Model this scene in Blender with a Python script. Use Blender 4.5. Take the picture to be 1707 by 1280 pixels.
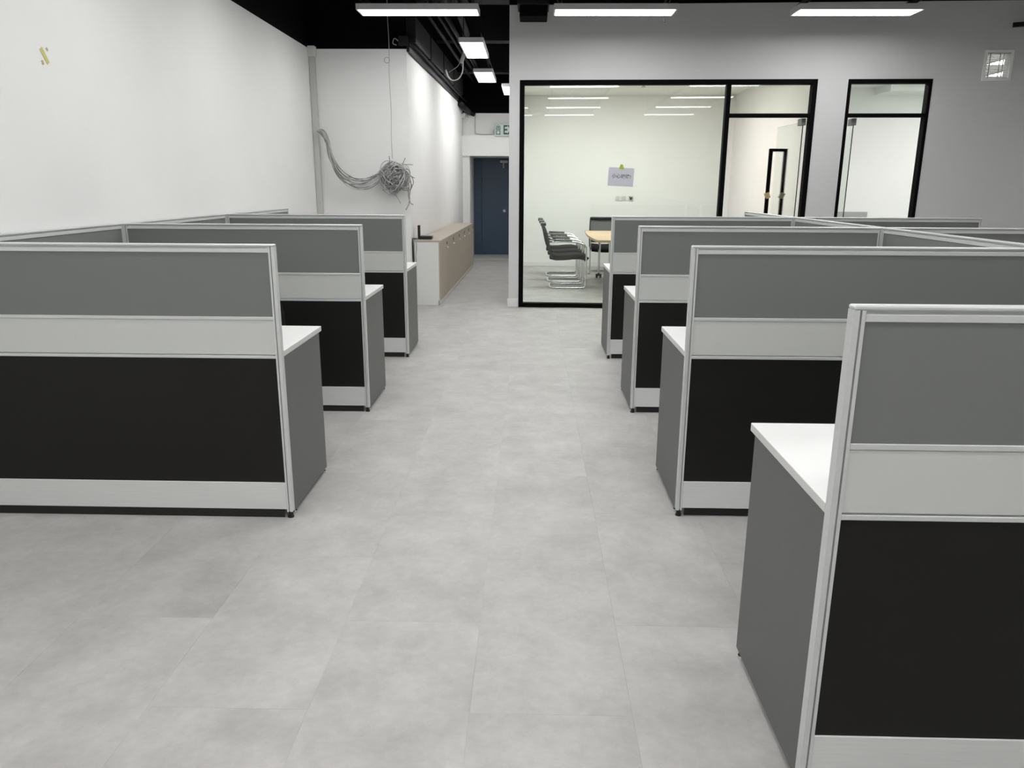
import bpy, bmesh, math, random
from mathutils import Vector, Matrix
random.seed(7)
PI = math.pi
SC = bpy.context.scene
for o in list(bpy.data.objects):
    bpy.data.objects.remove(o, do_unlink=True)
COL = SC.collection

# ------------------------------------------------------------------ camera, world, exposure
CAM_H, F_PX = 1.4326, 1272.18
pi_, ya_, ro_ = math.radians(-14.5248), math.radians(-1.3511), math.radians(0.2902)
fw = Vector((math.sin(ya_)*math.cos(pi_), math.cos(ya_)*math.cos(pi_), math.sin(pi_)))
r_ = Vector((math.cos(ya_), -math.sin(ya_), 0)); u_ = r_.cross(fw)
rr = r_*math.cos(ro_) + u_*math.sin(ro_); uu = u_*math.cos(ro_) - r_*math.sin(ro_)
cam = bpy.data.cameras.new('camera'); cam_o = bpy.data.objects.new('camera', cam); COL.objects.link(cam_o)
cam.sensor_width = 36.0; cam.lens = F_PX/1707*36.0; cam.clip_start = 0.05; cam.clip_end = 100
cam_o.matrix_world = Matrix(((rr.x, uu.x, -fw.x, 0), (rr.y, uu.y, -fw.y, 0), (rr.z, uu.z, -fw.z, CAM_H), (0, 0, 0, 1)))
SC.camera = cam_o
w = bpy.data.worlds.new('world'); SC.world = w; w.use_nodes = True
w.node_tree.nodes['Background'].inputs[0].default_value = (0.9, 0.95, 1, 1)
w.node_tree.nodes['Background'].inputs[1].default_value = 0.02
SC.view_settings.view_transform = 'Standard'; SC.view_settings.look = 'None'
SC.view_settings.gamma = 1.0; SC.view_settings.use_curve_mapping = False
SC.view_settings.exposure = 0.04
LIGHT = 17.5          # office panel emission
ROOM_LIGHT = 12.0     # glazed rooms' ceiling panels

# ------------------------------------------------------------------ materials
def srgb(r, g, b):
    f = lambda c: c/12.92 if c <= .04045 else ((c+.055)/1.055)**2.4
    return (f(r/255), f(g/255), f(b/255), 1)
def mat(name, col, rough=.5, metal=0., spec=.5, noise=0., nscale=20., bump=0., stretch=(1, 1, 1), coords='Object', rand=0.):
    m = bpy.data.materials.new(name); m.use_nodes = True
    nt = m.node_tree; N = nt.nodes; L = nt.links; b = N['Principled BSDF']
    b.inputs['Base Color'].default_value = col; b.inputs['Roughness'].default_value = rough
    b.inputs['Metallic'].default_value = metal; b.inputs['Specular IOR Level'].default_value = spec
    if noise or bump:
        tc = N.new('ShaderNodeTexCoord'); mp = N.new('ShaderNodeMapping'); mp.inputs['Scale'].default_value = stretch
        L.new(tc.outputs[coords], mp.inputs[0])
        n = N.new('ShaderNodeTexNoise'); n.inputs['Scale'].default_value = nscale; n.inputs['Detail'].default_value = 5
        L.new(mp.outputs[0], n.inputs['Vector'])
        if noise:
            mr = N.new('ShaderNodeMapRange'); mr.inputs['From Min'].default_value = .25; mr.inputs['From Max'].default_value = .75
            mr.inputs['To Min'].default_value = 1-noise; mr.inputs['To Max'].default_value = 1+noise
            L.new(n.outputs['Fac'], mr.inputs['Value'])
            mx = N.new('ShaderNodeVectorMath'); mx.operation = 'SCALE'; mx.inputs[0].default_value = col[:3]
            L.new(mr.outputs[0], mx.inputs['Scale']); L.new(mx.outputs[0], b.inputs['Base Color'])
        if bump:
            bp = N.new('ShaderNodeBump'); bp.inputs['Strength'].default_value = bump; bp.inputs['Distance'].default_value = .002
            L.new(n.outputs['Fac'], bp.inputs['Height']); L.new(bp.outputs[0], b.inputs['Normal'])
    return m
def emit(name, col, s):
    m = bpy.data.materials.new(name); m.use_nodes = True; nt = m.node_tree; nt.nodes.clear()
    e = nt.nodes.new('ShaderNodeEmission'); e.inputs[0].default_value = col; e.inputs[1].default_value = s
    o = nt.nodes.new('ShaderNodeOutputMaterial'); nt.links.new(e.outputs[0], o.inputs[0]); return m
def glass_mat(name, tint, ior=1.5):
    m = bpy.data.materials.new(name); m.use_nodes = True; nt = m.node_tree; N = nt.nodes; L = nt.links; N.clear()
    t = N.new('ShaderNodeBsdfTransparent'); t.inputs[0].default_value = tint
    g = N.new('ShaderNodeBsdfGlossy'); g.inputs['Roughness'].default_value = 0.0
    geo = N.new('ShaderNodeNewGeometry')
    mr = N.new('ShaderNodeMapRange'); mr.inputs['To Min'].default_value = ior; mr.inputs['To Max'].default_value = 1/ior
    L.new(geo.outputs['Backfacing'], mr.inputs['Value'])
    f = N.new('ShaderNodeFresnel'); L.new(mr.outputs[0], f.inputs['IOR'])
    mx = N.new('ShaderNodeMixShader'); L.new(f.outputs[0], mx.inputs[0]); L.new(t.outputs[0], mx.inputs[1]); L.new(g.outputs[0], mx.inputs[2])
    o = N.new('ShaderNodeOutputMaterial'); L.new(mx.outputs[0], o.inputs[0]); return m
def floor_mat():
    m = bpy.data.materials.new('concrete_vinyl'); m.use_nodes = True
    nt = m.node_tree; N = nt.nodes; L = nt.links; b = N['Principled BSDF']
    geo = N.new('ShaderNodeNewGeometry'); oi = N.new('ShaderNodeObjectInfo')
    sc = N.new('ShaderNodeMath'); sc.operation = 'MULTIPLY'; sc.inputs[1].default_value = .5; L.new(oi.outputs['Random'], sc.inputs[0])
    cb = N.new('ShaderNodeCombineXYZ'); L.new(sc.outputs[0], cb.inputs[0]); L.new(sc.outputs[0], cb.inputs[2])
    ad = N.new('ShaderNodeVectorMath'); ad.operation = 'ADD'; L.new(geo.outputs['Position'], ad.inputs[0]); L.new(cb.outputs[0], ad.inputs[1])
    n1 = N.new('ShaderNodeTexNoise'); n1.inputs['Scale'].default_value = 4.2; n1.inputs['Detail'].default_value = 8; n1.inputs['Roughness'].default_value = .62
    L.new(ad.outputs[0], n1.inputs['Vector'])
    n2 = N.new('ShaderNodeTexNoise'); n2.inputs['Scale'].default_value = 27; n2.inputs['Detail'].default_value = 6; n2.inputs['Roughness'].default_value = .7
    L.new(ad.outputs[0], n2.inputs['Vector'])
    n3 = N.new('ShaderNodeTexNoise'); n3.inputs['Scale'].default_value = 1.1; n3.inputs['Detail'].default_value = 2
    L.new(geo.outputs['Position'], n3.inputs['Vector'])
    r1 = N.new('ShaderNodeValToRGB'); L.new(n1.outputs['Fac'], r1.inputs[0])
    r1.color_ramp.elements[0].position = .3; r1.color_ramp.elements[0].color = FLOOR_LO
    r1.color_ramp.elements[1].position = .72; r1.color_ramp.elements[1].color = FLOOR_HI
    m2 = N.new('ShaderNodeMapRange'); m2.inputs['From Min'].default_value = .3; m2.inputs['From Max'].default_value = .7
    m2.inputs['To Min'].default_value = .93; m2.inputs['To Max'].default_value = 1.065; L.new(n2.outputs['Fac'], m2.inputs['Value'])
    m3 = N.new('ShaderNodeMapRange'); m3.inputs['To Min'].default_value = .985; m3.inputs['To Max'].default_value = 1.015; L.new(oi.outputs['Random'], m3.inputs['Value'])
    mu = N.new('ShaderNodeMath'); mu.operation = 'MULTIPLY'; L.new(m2.outputs[0], mu.inputs[0]); L.new(m3.outputs[0], mu.inputs[1])
    v = N.new('ShaderNodeVectorMath'); v.operation = 'SCALE'; L.new(r1.outputs[0], v.inputs[0]); L.new(mu.outputs[0], v.inputs['Scale'])
    L.new(v.outputs[0], b.inputs['Base Color'])
    rg = N.new('ShaderNodeMapRange'); rg.inputs['To Min'].default_value = .38; rg.inputs['To Max'].default_value = .55
    L.new(n3.outputs['Fac'], rg.inputs['Value']); L.new(rg.outputs[0], b.inputs['Roughness'])
    b.inputs['Specular IOR Level'].default_value = .4
    bp = N.new('ShaderNodeBump'); bp.inputs['Strength'].default_value = .12; bp.inputs['Distance'].default_value = .001
    L.new(n2.outputs['Fac'], bp.inputs['Height']); L.new(bp.outputs[0], b.inputs['Normal'])
    return m
FLOOR_LO, FLOOR_HI = (.375, .366, .354, 1), (.505, .497, .486, 1)
M = {}
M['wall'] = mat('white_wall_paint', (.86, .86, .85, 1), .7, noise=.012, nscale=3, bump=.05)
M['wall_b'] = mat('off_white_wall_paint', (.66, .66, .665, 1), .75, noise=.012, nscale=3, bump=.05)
M['wall_pink'] = mat('warm_white_wall_paint', (.74, .725, .71, 1), .7, noise=.01, nscale=3, bump=.05)
M['room_wall'] = mat('cream_wall_paint', (.83, .835, .825, 1), .7, noise=.01, nscale=3, bump=.05)
M['skirt'] = mat('white_skirting', (.78, .78, .77, 1), .4, noise=.01)
M['black'] = mat('black_ceiling_paint', (.003, .003, .004, 1), .9, spec=.08, noise=.2, nscale=6, bump=.2)
M['black2'] = mat('black_service_paint', (.006, .006, .008, 1), .55, spec=.3, noise=.15, nscale=15)
M['blackmetal'] = mat('black_frame_metal', (.003, .003, .0035, 1), .75, spec=.06, noise=.1, nscale=30)
M['alu'] = mat('silver_frame_aluminium', (.66, .675, .67, 1), .38, metal=.2, noise=.02, nscale=8, stretch=(1, 1, 30))
M['band'] = mat('brushed_kick_band', (.72, .73, .72, 1), .42, metal=.05, noise=.05, nscale=6, stretch=(1, 1, 40))
M['fabric'] = mat('grey_screen_fabric', (.205, .213, .205, 1), .95, spec=.1, noise=.04, nscale=700, bump=.3)
M['tile'] = mat('pale_grey_tile', (.62, .635, .61, 1), .5, noise=.01, nscale=12)
M['dark'] = mat('charcoal_laminate', (.0085, .0082, .0075, 1), .5, spec=.3, noise=.12, nscale=5, stretch=(1, 1, 3), bump=.04)
M['side'] = mat('graphite_side_panel', (.120, .121, .119, 1), .5, noise=.03, nscale=40)
M['white_top'] = mat('white_worktop', (.83, .83, .82, 1), .35, noise=.006, nscale=8)
M['edge'] = mat('shaded_white_edge_band', (.66, .66, .65, 1), .4, noise=.01)  # white worktop edge, side shade put into its darker colour
M['rubber'] = mat('black_rubber', (.008, .008, .008, 1), .6, noise=.1)
M['chrome'] = mat('chrome', (.75, .76, .77, 1), .12, metal=1., noise=.01)
M['tan'] = mat('taupe_laminate', (.43, .37, .295, 1), .5, noise=.04, nscale=10, stretch=(1, 1, 8))
M['tan_top'] = mat('taupe_top_laminate', (.46, .40, .33, 1), .45, noise=.04, nscale=10, stretch=(8, 1, 1))
M['cab_white'] = mat('cabinet_white', (.76, .77, .74, 1), .45, noise=.01)
M['navy'] = mat('navy_door_paint', (.048, .080, .130, 1), .42, noise=.06, nscale=4)
M['floor'] = floor_mat()
M['sill'] = mat('pale_stone_floor', (.50, .50, .48, 1), .5, noise=.05, nscale=6)
M['glass'] = glass_mat('clear_glass', (.955, .975, .955, 1))
M['glass_edge'] = mat('green_glass_edge', (.012, .03, .026, 1), .15, noise=.05)
M['diffuser'] = emit('lit_diffuser', (1, .995, .985, 1), LIGHT)
M['room_diff'] = emit('lit_room_diffuser', (.985, 1, .965, 1), ROOM_LIGHT)
M['corr_diff'] = emit('lit_corridor_diffuser', (1, .995, .985, 1), LIGHT*.86)
M['lampbody'] = mat('white_lamp_body', (.62, .62, .63, 1), .5, noise=.01)
M['cable'] = mat('grey_cable', (.56, .56, .55, 1), .5, noise=.2, nscale=10)
M['cable2'] = mat('dark_grey_cable', (.30, .30, .295, 1), .5, noise=.2, nscale=10)
M['wire'] = mat('pale_wire', (.40, .40, .40, 1), .5, noise=.05)
M['trunk'] = mat('grey_trunking', (.56, .56, .54, 1), .6, noise=.02)
M['paper'] = mat('lilac_white_paper', (.60, .605, .665, 1), .8, noise=.01)
M['ink'] = mat('dark_grey_ink', (.07, .07, .08, 1), .8, noise=.05)
M['tape'] = mat('lime_tape', (.42, .56, .08, 1), .6, noise=.1, nscale=60)
M['tape_y'] = mat('yellow_tape', (.60, .58, .20, 1), .6, noise=.08, nscale=60)
M['tape_b'] = mat('brown_tape', (.52, .40, .22, 1), .6, noise=.1, nscale=60)
M['tape_g'] = mat('grey_tape', (.16, .16, .16, 1), .6, noise=.1, nscale=60)
M['switch'] = mat('switch_white', (.70, .70, .67, 1), .4, noise=.01)
M['wood'] = mat('oak_table_top', (.55, .41, .25, 1), .4, noise=.1, nscale=5, stretch=(1, 9, 1))
M['mesh'] = mat('black_chair_mesh', (.008, .008, .008, 1), .8, spec=.2, noise=.2, nscale=200, bump=.3)
M['greymesh'] = mat('grey_chair_mesh', (.10, .10, .10, 1), .8, noise=.15, nscale=200, bump=.3)
M['seat'] = mat('black_seat_fabric', (.006, .006, .006, 1), .8, spec=.2, noise=.1, nscale=150, bump=.2)
M['sign'] = mat('sign_face', (.50, .60, .56, 1), .5, noise=.01)
M['signgreen'] = mat('sign_green', (.005, .055, .035, 1), .5, noise=.05)
M['screen'] = mat('grey_screen_panel', (.36, .37, .36, 1), .8, noise=.03)
M['plastic'] = mat('black_plastic', (.01, .01, .01, 1), .35, noise=.1)
M['ceil_white'] = mat('white_ceiling_tile', (.84, .85, .82, 1), .8, noise=.01)

# ------------------------------------------------------------------ mesh helpers
class MB:
    def __init__(s): s.bm = bmesh.new(); s.mi = 0
    def box(s, x0, x1, y0, y1, z0, z1, bev=0., mi=None):
        c = Vector(((x0+x1)/2, (y0+y1)/2, (z0+z1)/2)); d = (abs(x1-x0), abs(y1-y0), abs(z1-z0))
        r = bmesh.ops.create_cube(s.bm, size=1, matrix=Matrix.Translation(c) @ Matrix.Diagonal((d[0], d[1], d[2], 1)))
        vs = r['verts']
        if mi is not None:
            for f in {f for v in vs for f in v.link_faces}: f.material_index = mi
        if bev > 0:
            es = list({e for v in vs for e in v.link_edges})
            bmesh.ops.bevel(s.bm, geom=es, offset=bev, segments=2 if bev > .004 else 1, profile=.6, affect='EDGES')
        return s
    def xbox(s, mtx, sx, sy, sz, bev=0.):
        r = bmesh.ops.create_cube(s.bm, size=1, matrix=mtx @ Matrix.Diagonal((sx, sy, sz, 1)))
        if bev > 0:
            es = list({e for v in r['verts'] for e in v.link_edges})
            bmesh.ops.bevel(s.bm, geom=es, offset=bev, segments=1, affect='EDGES')
        return s
    def prism(s, pts, z0, z1, axis='z'):
        def P(a, b, c):
            return {'z': (a, b, c), 'y': (a, c, b), 'x': (c, a, b)}[axis]
        a = [s.bm.verts.new(P(p[0], p[1], z0)) for p in pts]; b = [s.bm.verts.new(P(p[0], p[1], z1)) for p in pts]
        n = len(pts); fs = [s.bm.faces.new(a), s.bm.faces.new(b)]
        for i in range(n): fs.append(s.bm.faces.new((a[i], a[(i+1) % n], b[(i+1) % n], b[i])))
        bmesh.ops.recalc_face_normals(s.bm, faces=fs); return s
    def cyl(s, p0, p1, r, seg=16, r2=None):
        p0, p1 = Vector(p0), Vector(p1); d = p1-p0
        q = d.to_track_quat('Z', 'Y').to_matrix().to_4x4()
        bmesh.ops.create_cone(s.bm, cap_ends=True, segments=seg, radius1=r, radius2=r if r2 is None else r2, depth=d.length,
                              matrix=Matrix.Translation((p0+p1)/2) @ q); return s
    def tube(s, pts, r, seg=8, closed=False):
        pts = [Vector(p) for p in pts]; n = len(pts); rings = []
        up = Vector((0, 0, 1)); prev = None
        for i in range(n):
            if closed: t = pts[(i+1) % n]-pts[i-1]
            else: t = pts[min(i+1, n-1)]-pts[max(i-1, 0)]
            if t.length < 1e-9: t = Vector((0, 0, 1))
            t.normalize()
            if prev is None:
                a = t.cross(up)
                if a.length < 1e-3: a = t.cross(Vector((1, 0, 0)))
            else:
                a = prev - t*prev.dot(t)
                if a.length < 1e-4: a = t.orthogonal()
            a.normalize(); prev = a; b = t.cross(a)
            rings.append([s.bm.verts.new(pts[i]+a*r*math.cos(2*PI*k/seg)+b*r*math.sin(2*PI*k/seg)) for k in range(seg)])
        m = n if closed else n-1
        for i in range(m):
            A, B = rings[i], rings[(i+1) % n]
            for k in range(seg):
                f = s.bm.faces.new((A[k], A[(k+1) % seg], B[(k+1) % seg], B[k])); f.smooth = True
        if not closed:
            s.bm.faces.new(rings[0][::-1]); s.bm.faces.new(rings[-1])
        return s
    def sheet(s, grid, th, nrm=None):
        """thick curved sheet from a grid of points"""
        R, C = len(grid), len(grid[0]); g = [[Vector(p) for p in row] for row in grid]
        A = []; B = []
        for i in range(R):
            ra = []; rb = []
            for j in range(C):
                du = g[min(i+1, R-1)][j]-g[max(i-1, 0)][j]; dv = g[i][min(j+1, C-1)]-g[i][max(j-1, 0)]
                n = du.cross(dv).normalized()
                ra.append(s.bm.verts.new(g[i][j]+n*th/2)); rb.append(s.bm.verts.new(g[i][j]-n*th/2))
            A.append(ra); B.append(rb)
        fs = []
        for i in range(R-1):
            for j in range(C-1):
                for G, fl in ((A, 0), (B, 1)):
                    q = [G[i][j], G[i+1][j], G[i+1][j+1], G[i][j+1]]
                    f = s.bm.faces.new(q if not fl else q[::-1]); f.smooth = True; fs.append(f)
        for i in range(R-1):
            for j in (0, C-1): fs.append(s.bm.faces.new((A[i][j], A[i+1][j], B[i+1][j], B[i][j])))
        for j in range(C-1):
            for i in (0, R-1): fs.append(s.bm.faces.new((A[i][j], A[i][j+1], B[i][j+1], B[i][j])))
        bmesh.ops.recalc_face_normals(s.bm, faces=fs); return s
    def build(s, name, mats, parent=None, loc=None, rz=0, smooth=False):
        me = bpy.data.meshes.new(name); s.bm.to_mesh(me); s.bm.free()
        if not isinstance(mats, (list, tuple)): mats = [mats]
        for m in mats: me.materials.append(m)
        if smooth:
            for p in me.polygons: p.use_smooth = True
        o = bpy.data.objects.new(name, me); COL.objects.link(o)
        if parent is not None: o.parent = parent
        if loc is not None: o.location = loc
        if rz: o.rotation_euler = (0, 0, rz)
        return o
def B(*a, bev=0.): return MB().box(*a, bev=bev)
def smooth_path(pts, n=6):
    """Catmull-Rom through points"""
    P = [Vector(p) for p in pts]; P = [P[0]*2-P[1]] + P + [P[-1]*2-P[-2]]; out = []
    for i in range(1, len(P)-2):
        for k in range(n):
            t = k/n; a, b, c, d = P[i-1], P[i], P[i+1], P[i+2]
            out.append(.5*((2*b)+(c-a)*t+(2*a-5*b+4*c-d)*t*t+(3*b-a-3*c+d)*t**3))
    out.append(P[-2]); return out
def tag(o, label, cat, group=None):
    o['label'] = label; o['category'] = cat
    if group: o['group'] = group
    return o
def thing(name, label, cat, loc=(0, 0, 0), rz=0, group=None):
    o = bpy.data.objects.new(name, None); COL.objects.link(o); o.empty_display_size = .1
    o.location = loc; o.rotation_euler = (0, 0, rz); return tag(o, label, cat, group)
def struct(o, label): o['kind'] = 'structure'; o['label'] = label; return o
def sroot(name, label, loc=(0, 0, 0), rz=0):
    o = bpy.data.objects.new(name, None); COL.objects.link(o); o.location = loc; o.rotation_euler = (0, 0, rz); return struct(o, label)
def dup(root, loc, rz=None, label=None, group=None):
    r = root.copy(); COL.objects.link(r); r.location = loc
    if rz is not None: r.rotation_euler = (0, 0, rz)
    if label: r['label'] = label
    if group: r['group'] = group
    for ch in list(root.children):
        c = ch.copy(); COL.objects.link(c); c.parent = r
        for g in list(ch.children):
            d = g.copy(); COL.objects.link(d); d.parent = c
    return r
def text_mesh(body, size, depth=.0006, bold=0.):
    cu = bpy.data.curves.new('t', 'FONT'); cu.body = body; cu.size = size; cu.align_x = 'CENTER'; cu.align_y = 'CENTER'; cu.extrude = depth; cu.offset = bold
    o = bpy.data.objects.new('t', cu); COL.objects.link(o)
    dg = bpy.context.evaluated_depsgraph_get(); dg.update()
    me = bpy.data.meshes.new_from_object(o.evaluated_get(dg)); bpy.data.objects.remove(o); return me

# ------------------------------------------------------------------ layout numbers (metres)
XL, XR = -1.0425, .6629
YL, DL = 3.1389, 1.6522
YR, DR = 3.2181, 1.6215
BAY = 1.488
H = 1.2
YG, ROT = 9.2942, -.04
GA = math.atan(ROT)                 # the glazed wall's turn
WX = -2.572                         # white wall beside the desks
YC = 9.40                           # wall with the cable bundle
CX = -1.455                         # corridor wall
ZW = 2.95                           # top of the white paint
ZC = 3.90                           # black ceiling
def G(x, d=0., z=0.):               # point in the glazed wall's frame
    return Vector((x*math.cos(GA)-d*math.sin(GA), YG+x*math.sin(GA)+d*math.cos(GA), z))

# ------------------------------------------------------------------ setting: floor
fl = B(-2.8, 7.8, -2.8, 16.8, -.12, -.002).build('floor', M['floor']); struct(fl, 'pale grey concrete-look vinyl tile floor')
TW, TL = .457, .914
tile_me = None; nt_ = 0
c0 = -1.072-4*TW
for i in range(15):
    for j in range(-1, 12):
        x = c0+i*TW; y = 1.84+(j-2)*TL+(TL/2 if i % 2 else 0)
        if x+TW > 4.3 or x < WX+.001-.5 or y > 9.05 or y < -.9: continue
        if x < WX: continue
        if tile_me is None:
            t = B(0.0002, TW-.0002, .0002, TL-.0002, -.0022, 0).build('tile', M['floor'], fl); tile_me = t.data
        else:
            t = bpy.data.objects.new('tile', tile_me); COL.objects.link(t); t.parent = fl
        t.location = (x, y, 0); nt_ += 1

# ------------------------------------------------------------------ setting: walls and ceilings
ce = B(-2.8, 6.2, -2.8, 16.8, ZC, ZC+.1).build('ceiling', M['black']); struct(ce, 'black painted exposed concrete ceiling')
o = B(WX-.2, WX, -2.8, YC, 0, ZW).build('wall_left', M['wall']); struct(o, 'long white wall beside the desks')
o = B(WX-.2, WX-.004, -2.8, YC, ZW, ZC).build('trim_1', M['black']); struct(o, 'black painted band above the long white wall')
o = B(WX-.2, CX, YC, YC+.15, 0, ZW).build('wall_recess', M['wall']); struct(o, 'white wall behind the hanging cable bundle')
o = B(WX-.2, CX-.02, YC+.004, YC+.15, ZW, ZC).build('trim_2', M['black']); struct(o, 'black painted band above the cable wall')
# corridor wall, slightly turned
co = MB().prism([(CX, YC+.15), (CX, YC+.15), (CX+.105, 15.6), (CX-.1, 15.6), (CX-.2, YC+.15)][1:], 0, 2.92).build('wall_corridor', M['wall'])
struct(co, 'white corridor wall behind the low cabinets')
o = MB().prism([(CX-.02, YC+.15), (CX+.085, 15.6), (CX-.1, 15.6), (CX-.2, YC+.15)], 2.92, ZC).build('trim_3', M['black']); struct(o, 'black painted band above the corridor wall')
# corridor end
o = B(-1.50, -1.215, 15.5, 16.8, 0, 2.0).build('wall_end', M['wall']); struct(o, 'white jamb wall beside the navy door')
o = B(-1.50, .2, 15.45, 16.8, 2.0, 2.385).build('trim_4', M['wall']); struct(o, 'white boxed bulkhead over the navy door')
o = B(-1.50, .2, 15.62, 16.8, 2.385, 2.80).build('wall_end_upper', M['wall']); struct(o, 'white set back wall over the bulkhead')
o = B(-1.50, .2, 15.615, 16.8, 2.80, ZC).build('trim_5', M['black']); struct(o, 'black painted band at the corridor end')
o = B(-.30, .2, 15.5, 16.8, 0, 2.0).build('wall_end_return', M['wall']); struct(o, 'white jamb wall hidden by the corridor corner')
o = B(-1.215, -.30, 15.5, 16.55, -.002, .012).build('floor_threshold', M['sill']); struct(o, 'pale raised threshold in front of the navy door')
# navy door
d3 = sroot('door_3', 'navy blue double door at the corridor end', (0, 16.55, 0))
B(-1.215, -.30, 0, .06, 1.985, 2.0).build('door_frame', M['navy'], d3)
B(-1.213, -1.052, -.01, .04, .015, 1.98, bev=.003).build('door_leaf', M['navy'], d3)
lf = B(-1.047, -.34, -.01, .04, .015, 1.98, bev=.003).build('door_leaf', M['navy'], d3)
MB().cyl((-.57, -.012, .93), (-.57, -.05, .93), .011).cyl((-.57, -.05, .93), (-.57, -.075, .93), .026, r2=.02).cyl((-.57, -.008, .93), (-.57, -.016, .93), .032).build('door_knob', M['chrome'], lf)
MB().box(-.66, -.50, -.05, -.012, 1.90, 1.95, bev=.004).box(-.60, -.58, -.045, -.03, 1.80, 1.90).build('door_closer', M['trunk'], lf)
B(-1.213, -1.052, -.014, -.009, .02, .17).build('kick_plate', M['navy'], d3)

# glazed wall: segments around the openings, in its own frame
GW = (0, YG, 0)
W1 = (-.147, 3.182, 2.606); W2 = (3.514, 4.424, 2.582+.022); GR = (4.965, 5.215, 2.61, 2.868)
TH = .12; ZG = 3.39
m = MB()
m.box(-.268, W1[0], 0, TH, 0, ZG); m.box(W1[0], W1[1], 0, TH, W1[2], ZG); m.box(W1[1], W2[0], 0, TH, 0, ZG)
m.box(W2[0], W2[1], 0, TH, W2[2], ZG); m.box(W2[1], GR[0], 0, TH, 0, ZG); m.box(GR[0], GR[1], 0, TH, GR[3], ZG)
m.box(GR[0], GR[1], 0, TH, 0, GR[2]); m.box(GR[1], 7.5, 0, TH, 0, ZG)
bmesh.ops.remove_doubles(m.bm, verts=m.bm.verts, dist=1e-5)
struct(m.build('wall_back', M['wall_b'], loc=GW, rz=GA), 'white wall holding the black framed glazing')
struct(B(-.27, 6.3, .01, TH, ZG, ZC).build('trim_6', M['black'], loc=GW, rz=GA), 'black painted band above the glazed wall')
struct(B(-.283, W1[0]-.001, -.012, 0, 0, .105, bev=.002).build('baseboard_back', M['skirt'], loc=GW, rz=GA), 'short white skirting at the glazed wall corner')
# side wall between corridor and glazed room
struct(B(-.267, -.21, YG+.135, 15.46, 0, 3.6).build('wall_meeting_left', M['wall']), 'white wall between the corridor and the glazed room')
struct(MB().box(-.44, 3.47, 5.0, 5.1, 0, 3.08).build('wall_meeting_back', M['room_wall'], loc=GW, rz=GA), 'cream back wall of the glazed meeting room')
struct(MB().box(3.33, 3.47, TH, 5.0, 0, 3.0).build('wall_meeting_right', M['wall_pink'], loc=GW, rz=GA), 'cream dividing wall between the two glazed rooms')
struct(MB().box(-.40, 3.33, 4.985, 5.0, 0, .085, bev=.002).box(3.318, 3.33, TH, 4.985, 0, .085, bev=.002).build('baseboard_meeting', M['skirt'], loc=GW, rz=GA), 'white skirting of the glazed meeting room')
mc = MB().prism([(-.235, TH), (3.33, TH), (3.33, 5.0), (-.43, 5.0)], 2.985, 3.08).build('ceiling_meeting', M['ceil_white'], loc=GW, rz=GA); struct(mc, 'white panel ceiling of the meeting room')
struct(MB().box(3.47, 7.5, 3.3, 3.4, 0, 3.0).build('wall_office_back', M['room_wall'], loc=GW, rz=GA), 'cream back wall of the second glazed room')
struct(MB().box(7.4, 7.5, TH, 3.3, 0, 3.0).build('wall_office_right', M['room_wall'], loc=GW, rz=GA), 'cream end wall of the second glazed room')
oc = MB().box(3.47, 7.5, TH, 3.4, 2.90, 3.0).build('ceiling_office', M['ceil_white'], loc=GW, rz=GA); struct(oc, 'white ceiling of the second glazed room')
struct(B(5.05, 7.4, 2.75, 3.3, 2.79, 2.90).build('trim_7', M['ceil_white'], loc=GW, rz=GA), 'dropped ceiling bulkhead in the second glazed room')
# rest of the office shell behind and beside the camera
struct(B(-2.8, 6.2, -2.8, -2.6, 0, ZC).build('wall_front', M['wall']), 'white wall behind the camera')
struct(B(6.0, 6.2, -2.6, 9.0, 0, ZC).build('wall_right', M['wall']), 'white wall at the far side of the office')

# ---- glazing frames
FD = .10     # frame depth
def pane(x0, x1, d0, d1, z0, z1, parent, name='glass_pane', long='x'):
    m = MB().box(x0, x1, d0, d1, z0, z1)
    for f in m.bm.faces:
        n = f.normal
        big = abs(n.y) > .9 if long == 'x' else abs(n.x) > .9
        f.material_index = 0 if big or (long == 'y' and n.y > .5) else 1
    return m.build(name, [M['glass'], M['glass_edge']], parent)
w1 = sroot('window_1', 'wide black framed glass screen of the meeting room', GW, GA)
y0, y1 = -.006, FD
fj = .052
for n_, b_ in (('jamb', (W1[0], W1[0]+fj, y0, y1, 0, W1[2])), ('jamb', (W1[1]-fj, W1[1], y0, y1, 0, W1[2])),
               ('head', (W1[0]+fj, W1[1]-fj, y0, y1, W1[2]-fj, W1[2])), ('bottom_rail', (W1[0]+fj, 2.187, y0, y1, 0, .05)),
               ('mullion', (2.187, 2.237, y0, y1, 0, W1[2]-fj)), ('transom', (2.237, W1[1]-fj, y0, y1, 2.203, 2.243))):
    B(*b_, bev=.002).build(n_, M['blackmetal'], w1)
pane(W1[0]+fj, 2.187, .035, .047, .05, W1[2]-fj, w1)
pane(2.237, W1[1]-fj, .035, .047, 2.243, W1[2]-fj, w1)
w2 = sroot('window_2', 'narrow black framed glass doorway of the second room', GW, GA)
fj2 = .036
for n_, b_ in (('jamb', (W2[0], W2[0]+fj2, y0, y1, 0, W2[2])), ('jamb', (W2[1]-fj2, W2[1], y0, y1, 0, W2[2])),
               ('head', (W2[0]+fj2, W2[1]-fj2, y0, y1, W2[2]-.045, W2[2])), ('transom', (W2[0]+fj2, W2[1]-fj2, y0, y1, 2.205, 2.243))):
    B(*b_, bev=.002).build(n_, M['blackmetal'], w2)
pane(W2[0]+fj2, W2[1]-fj2, .035, .047, 2.243, W2[2]-.045, w2)
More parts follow.
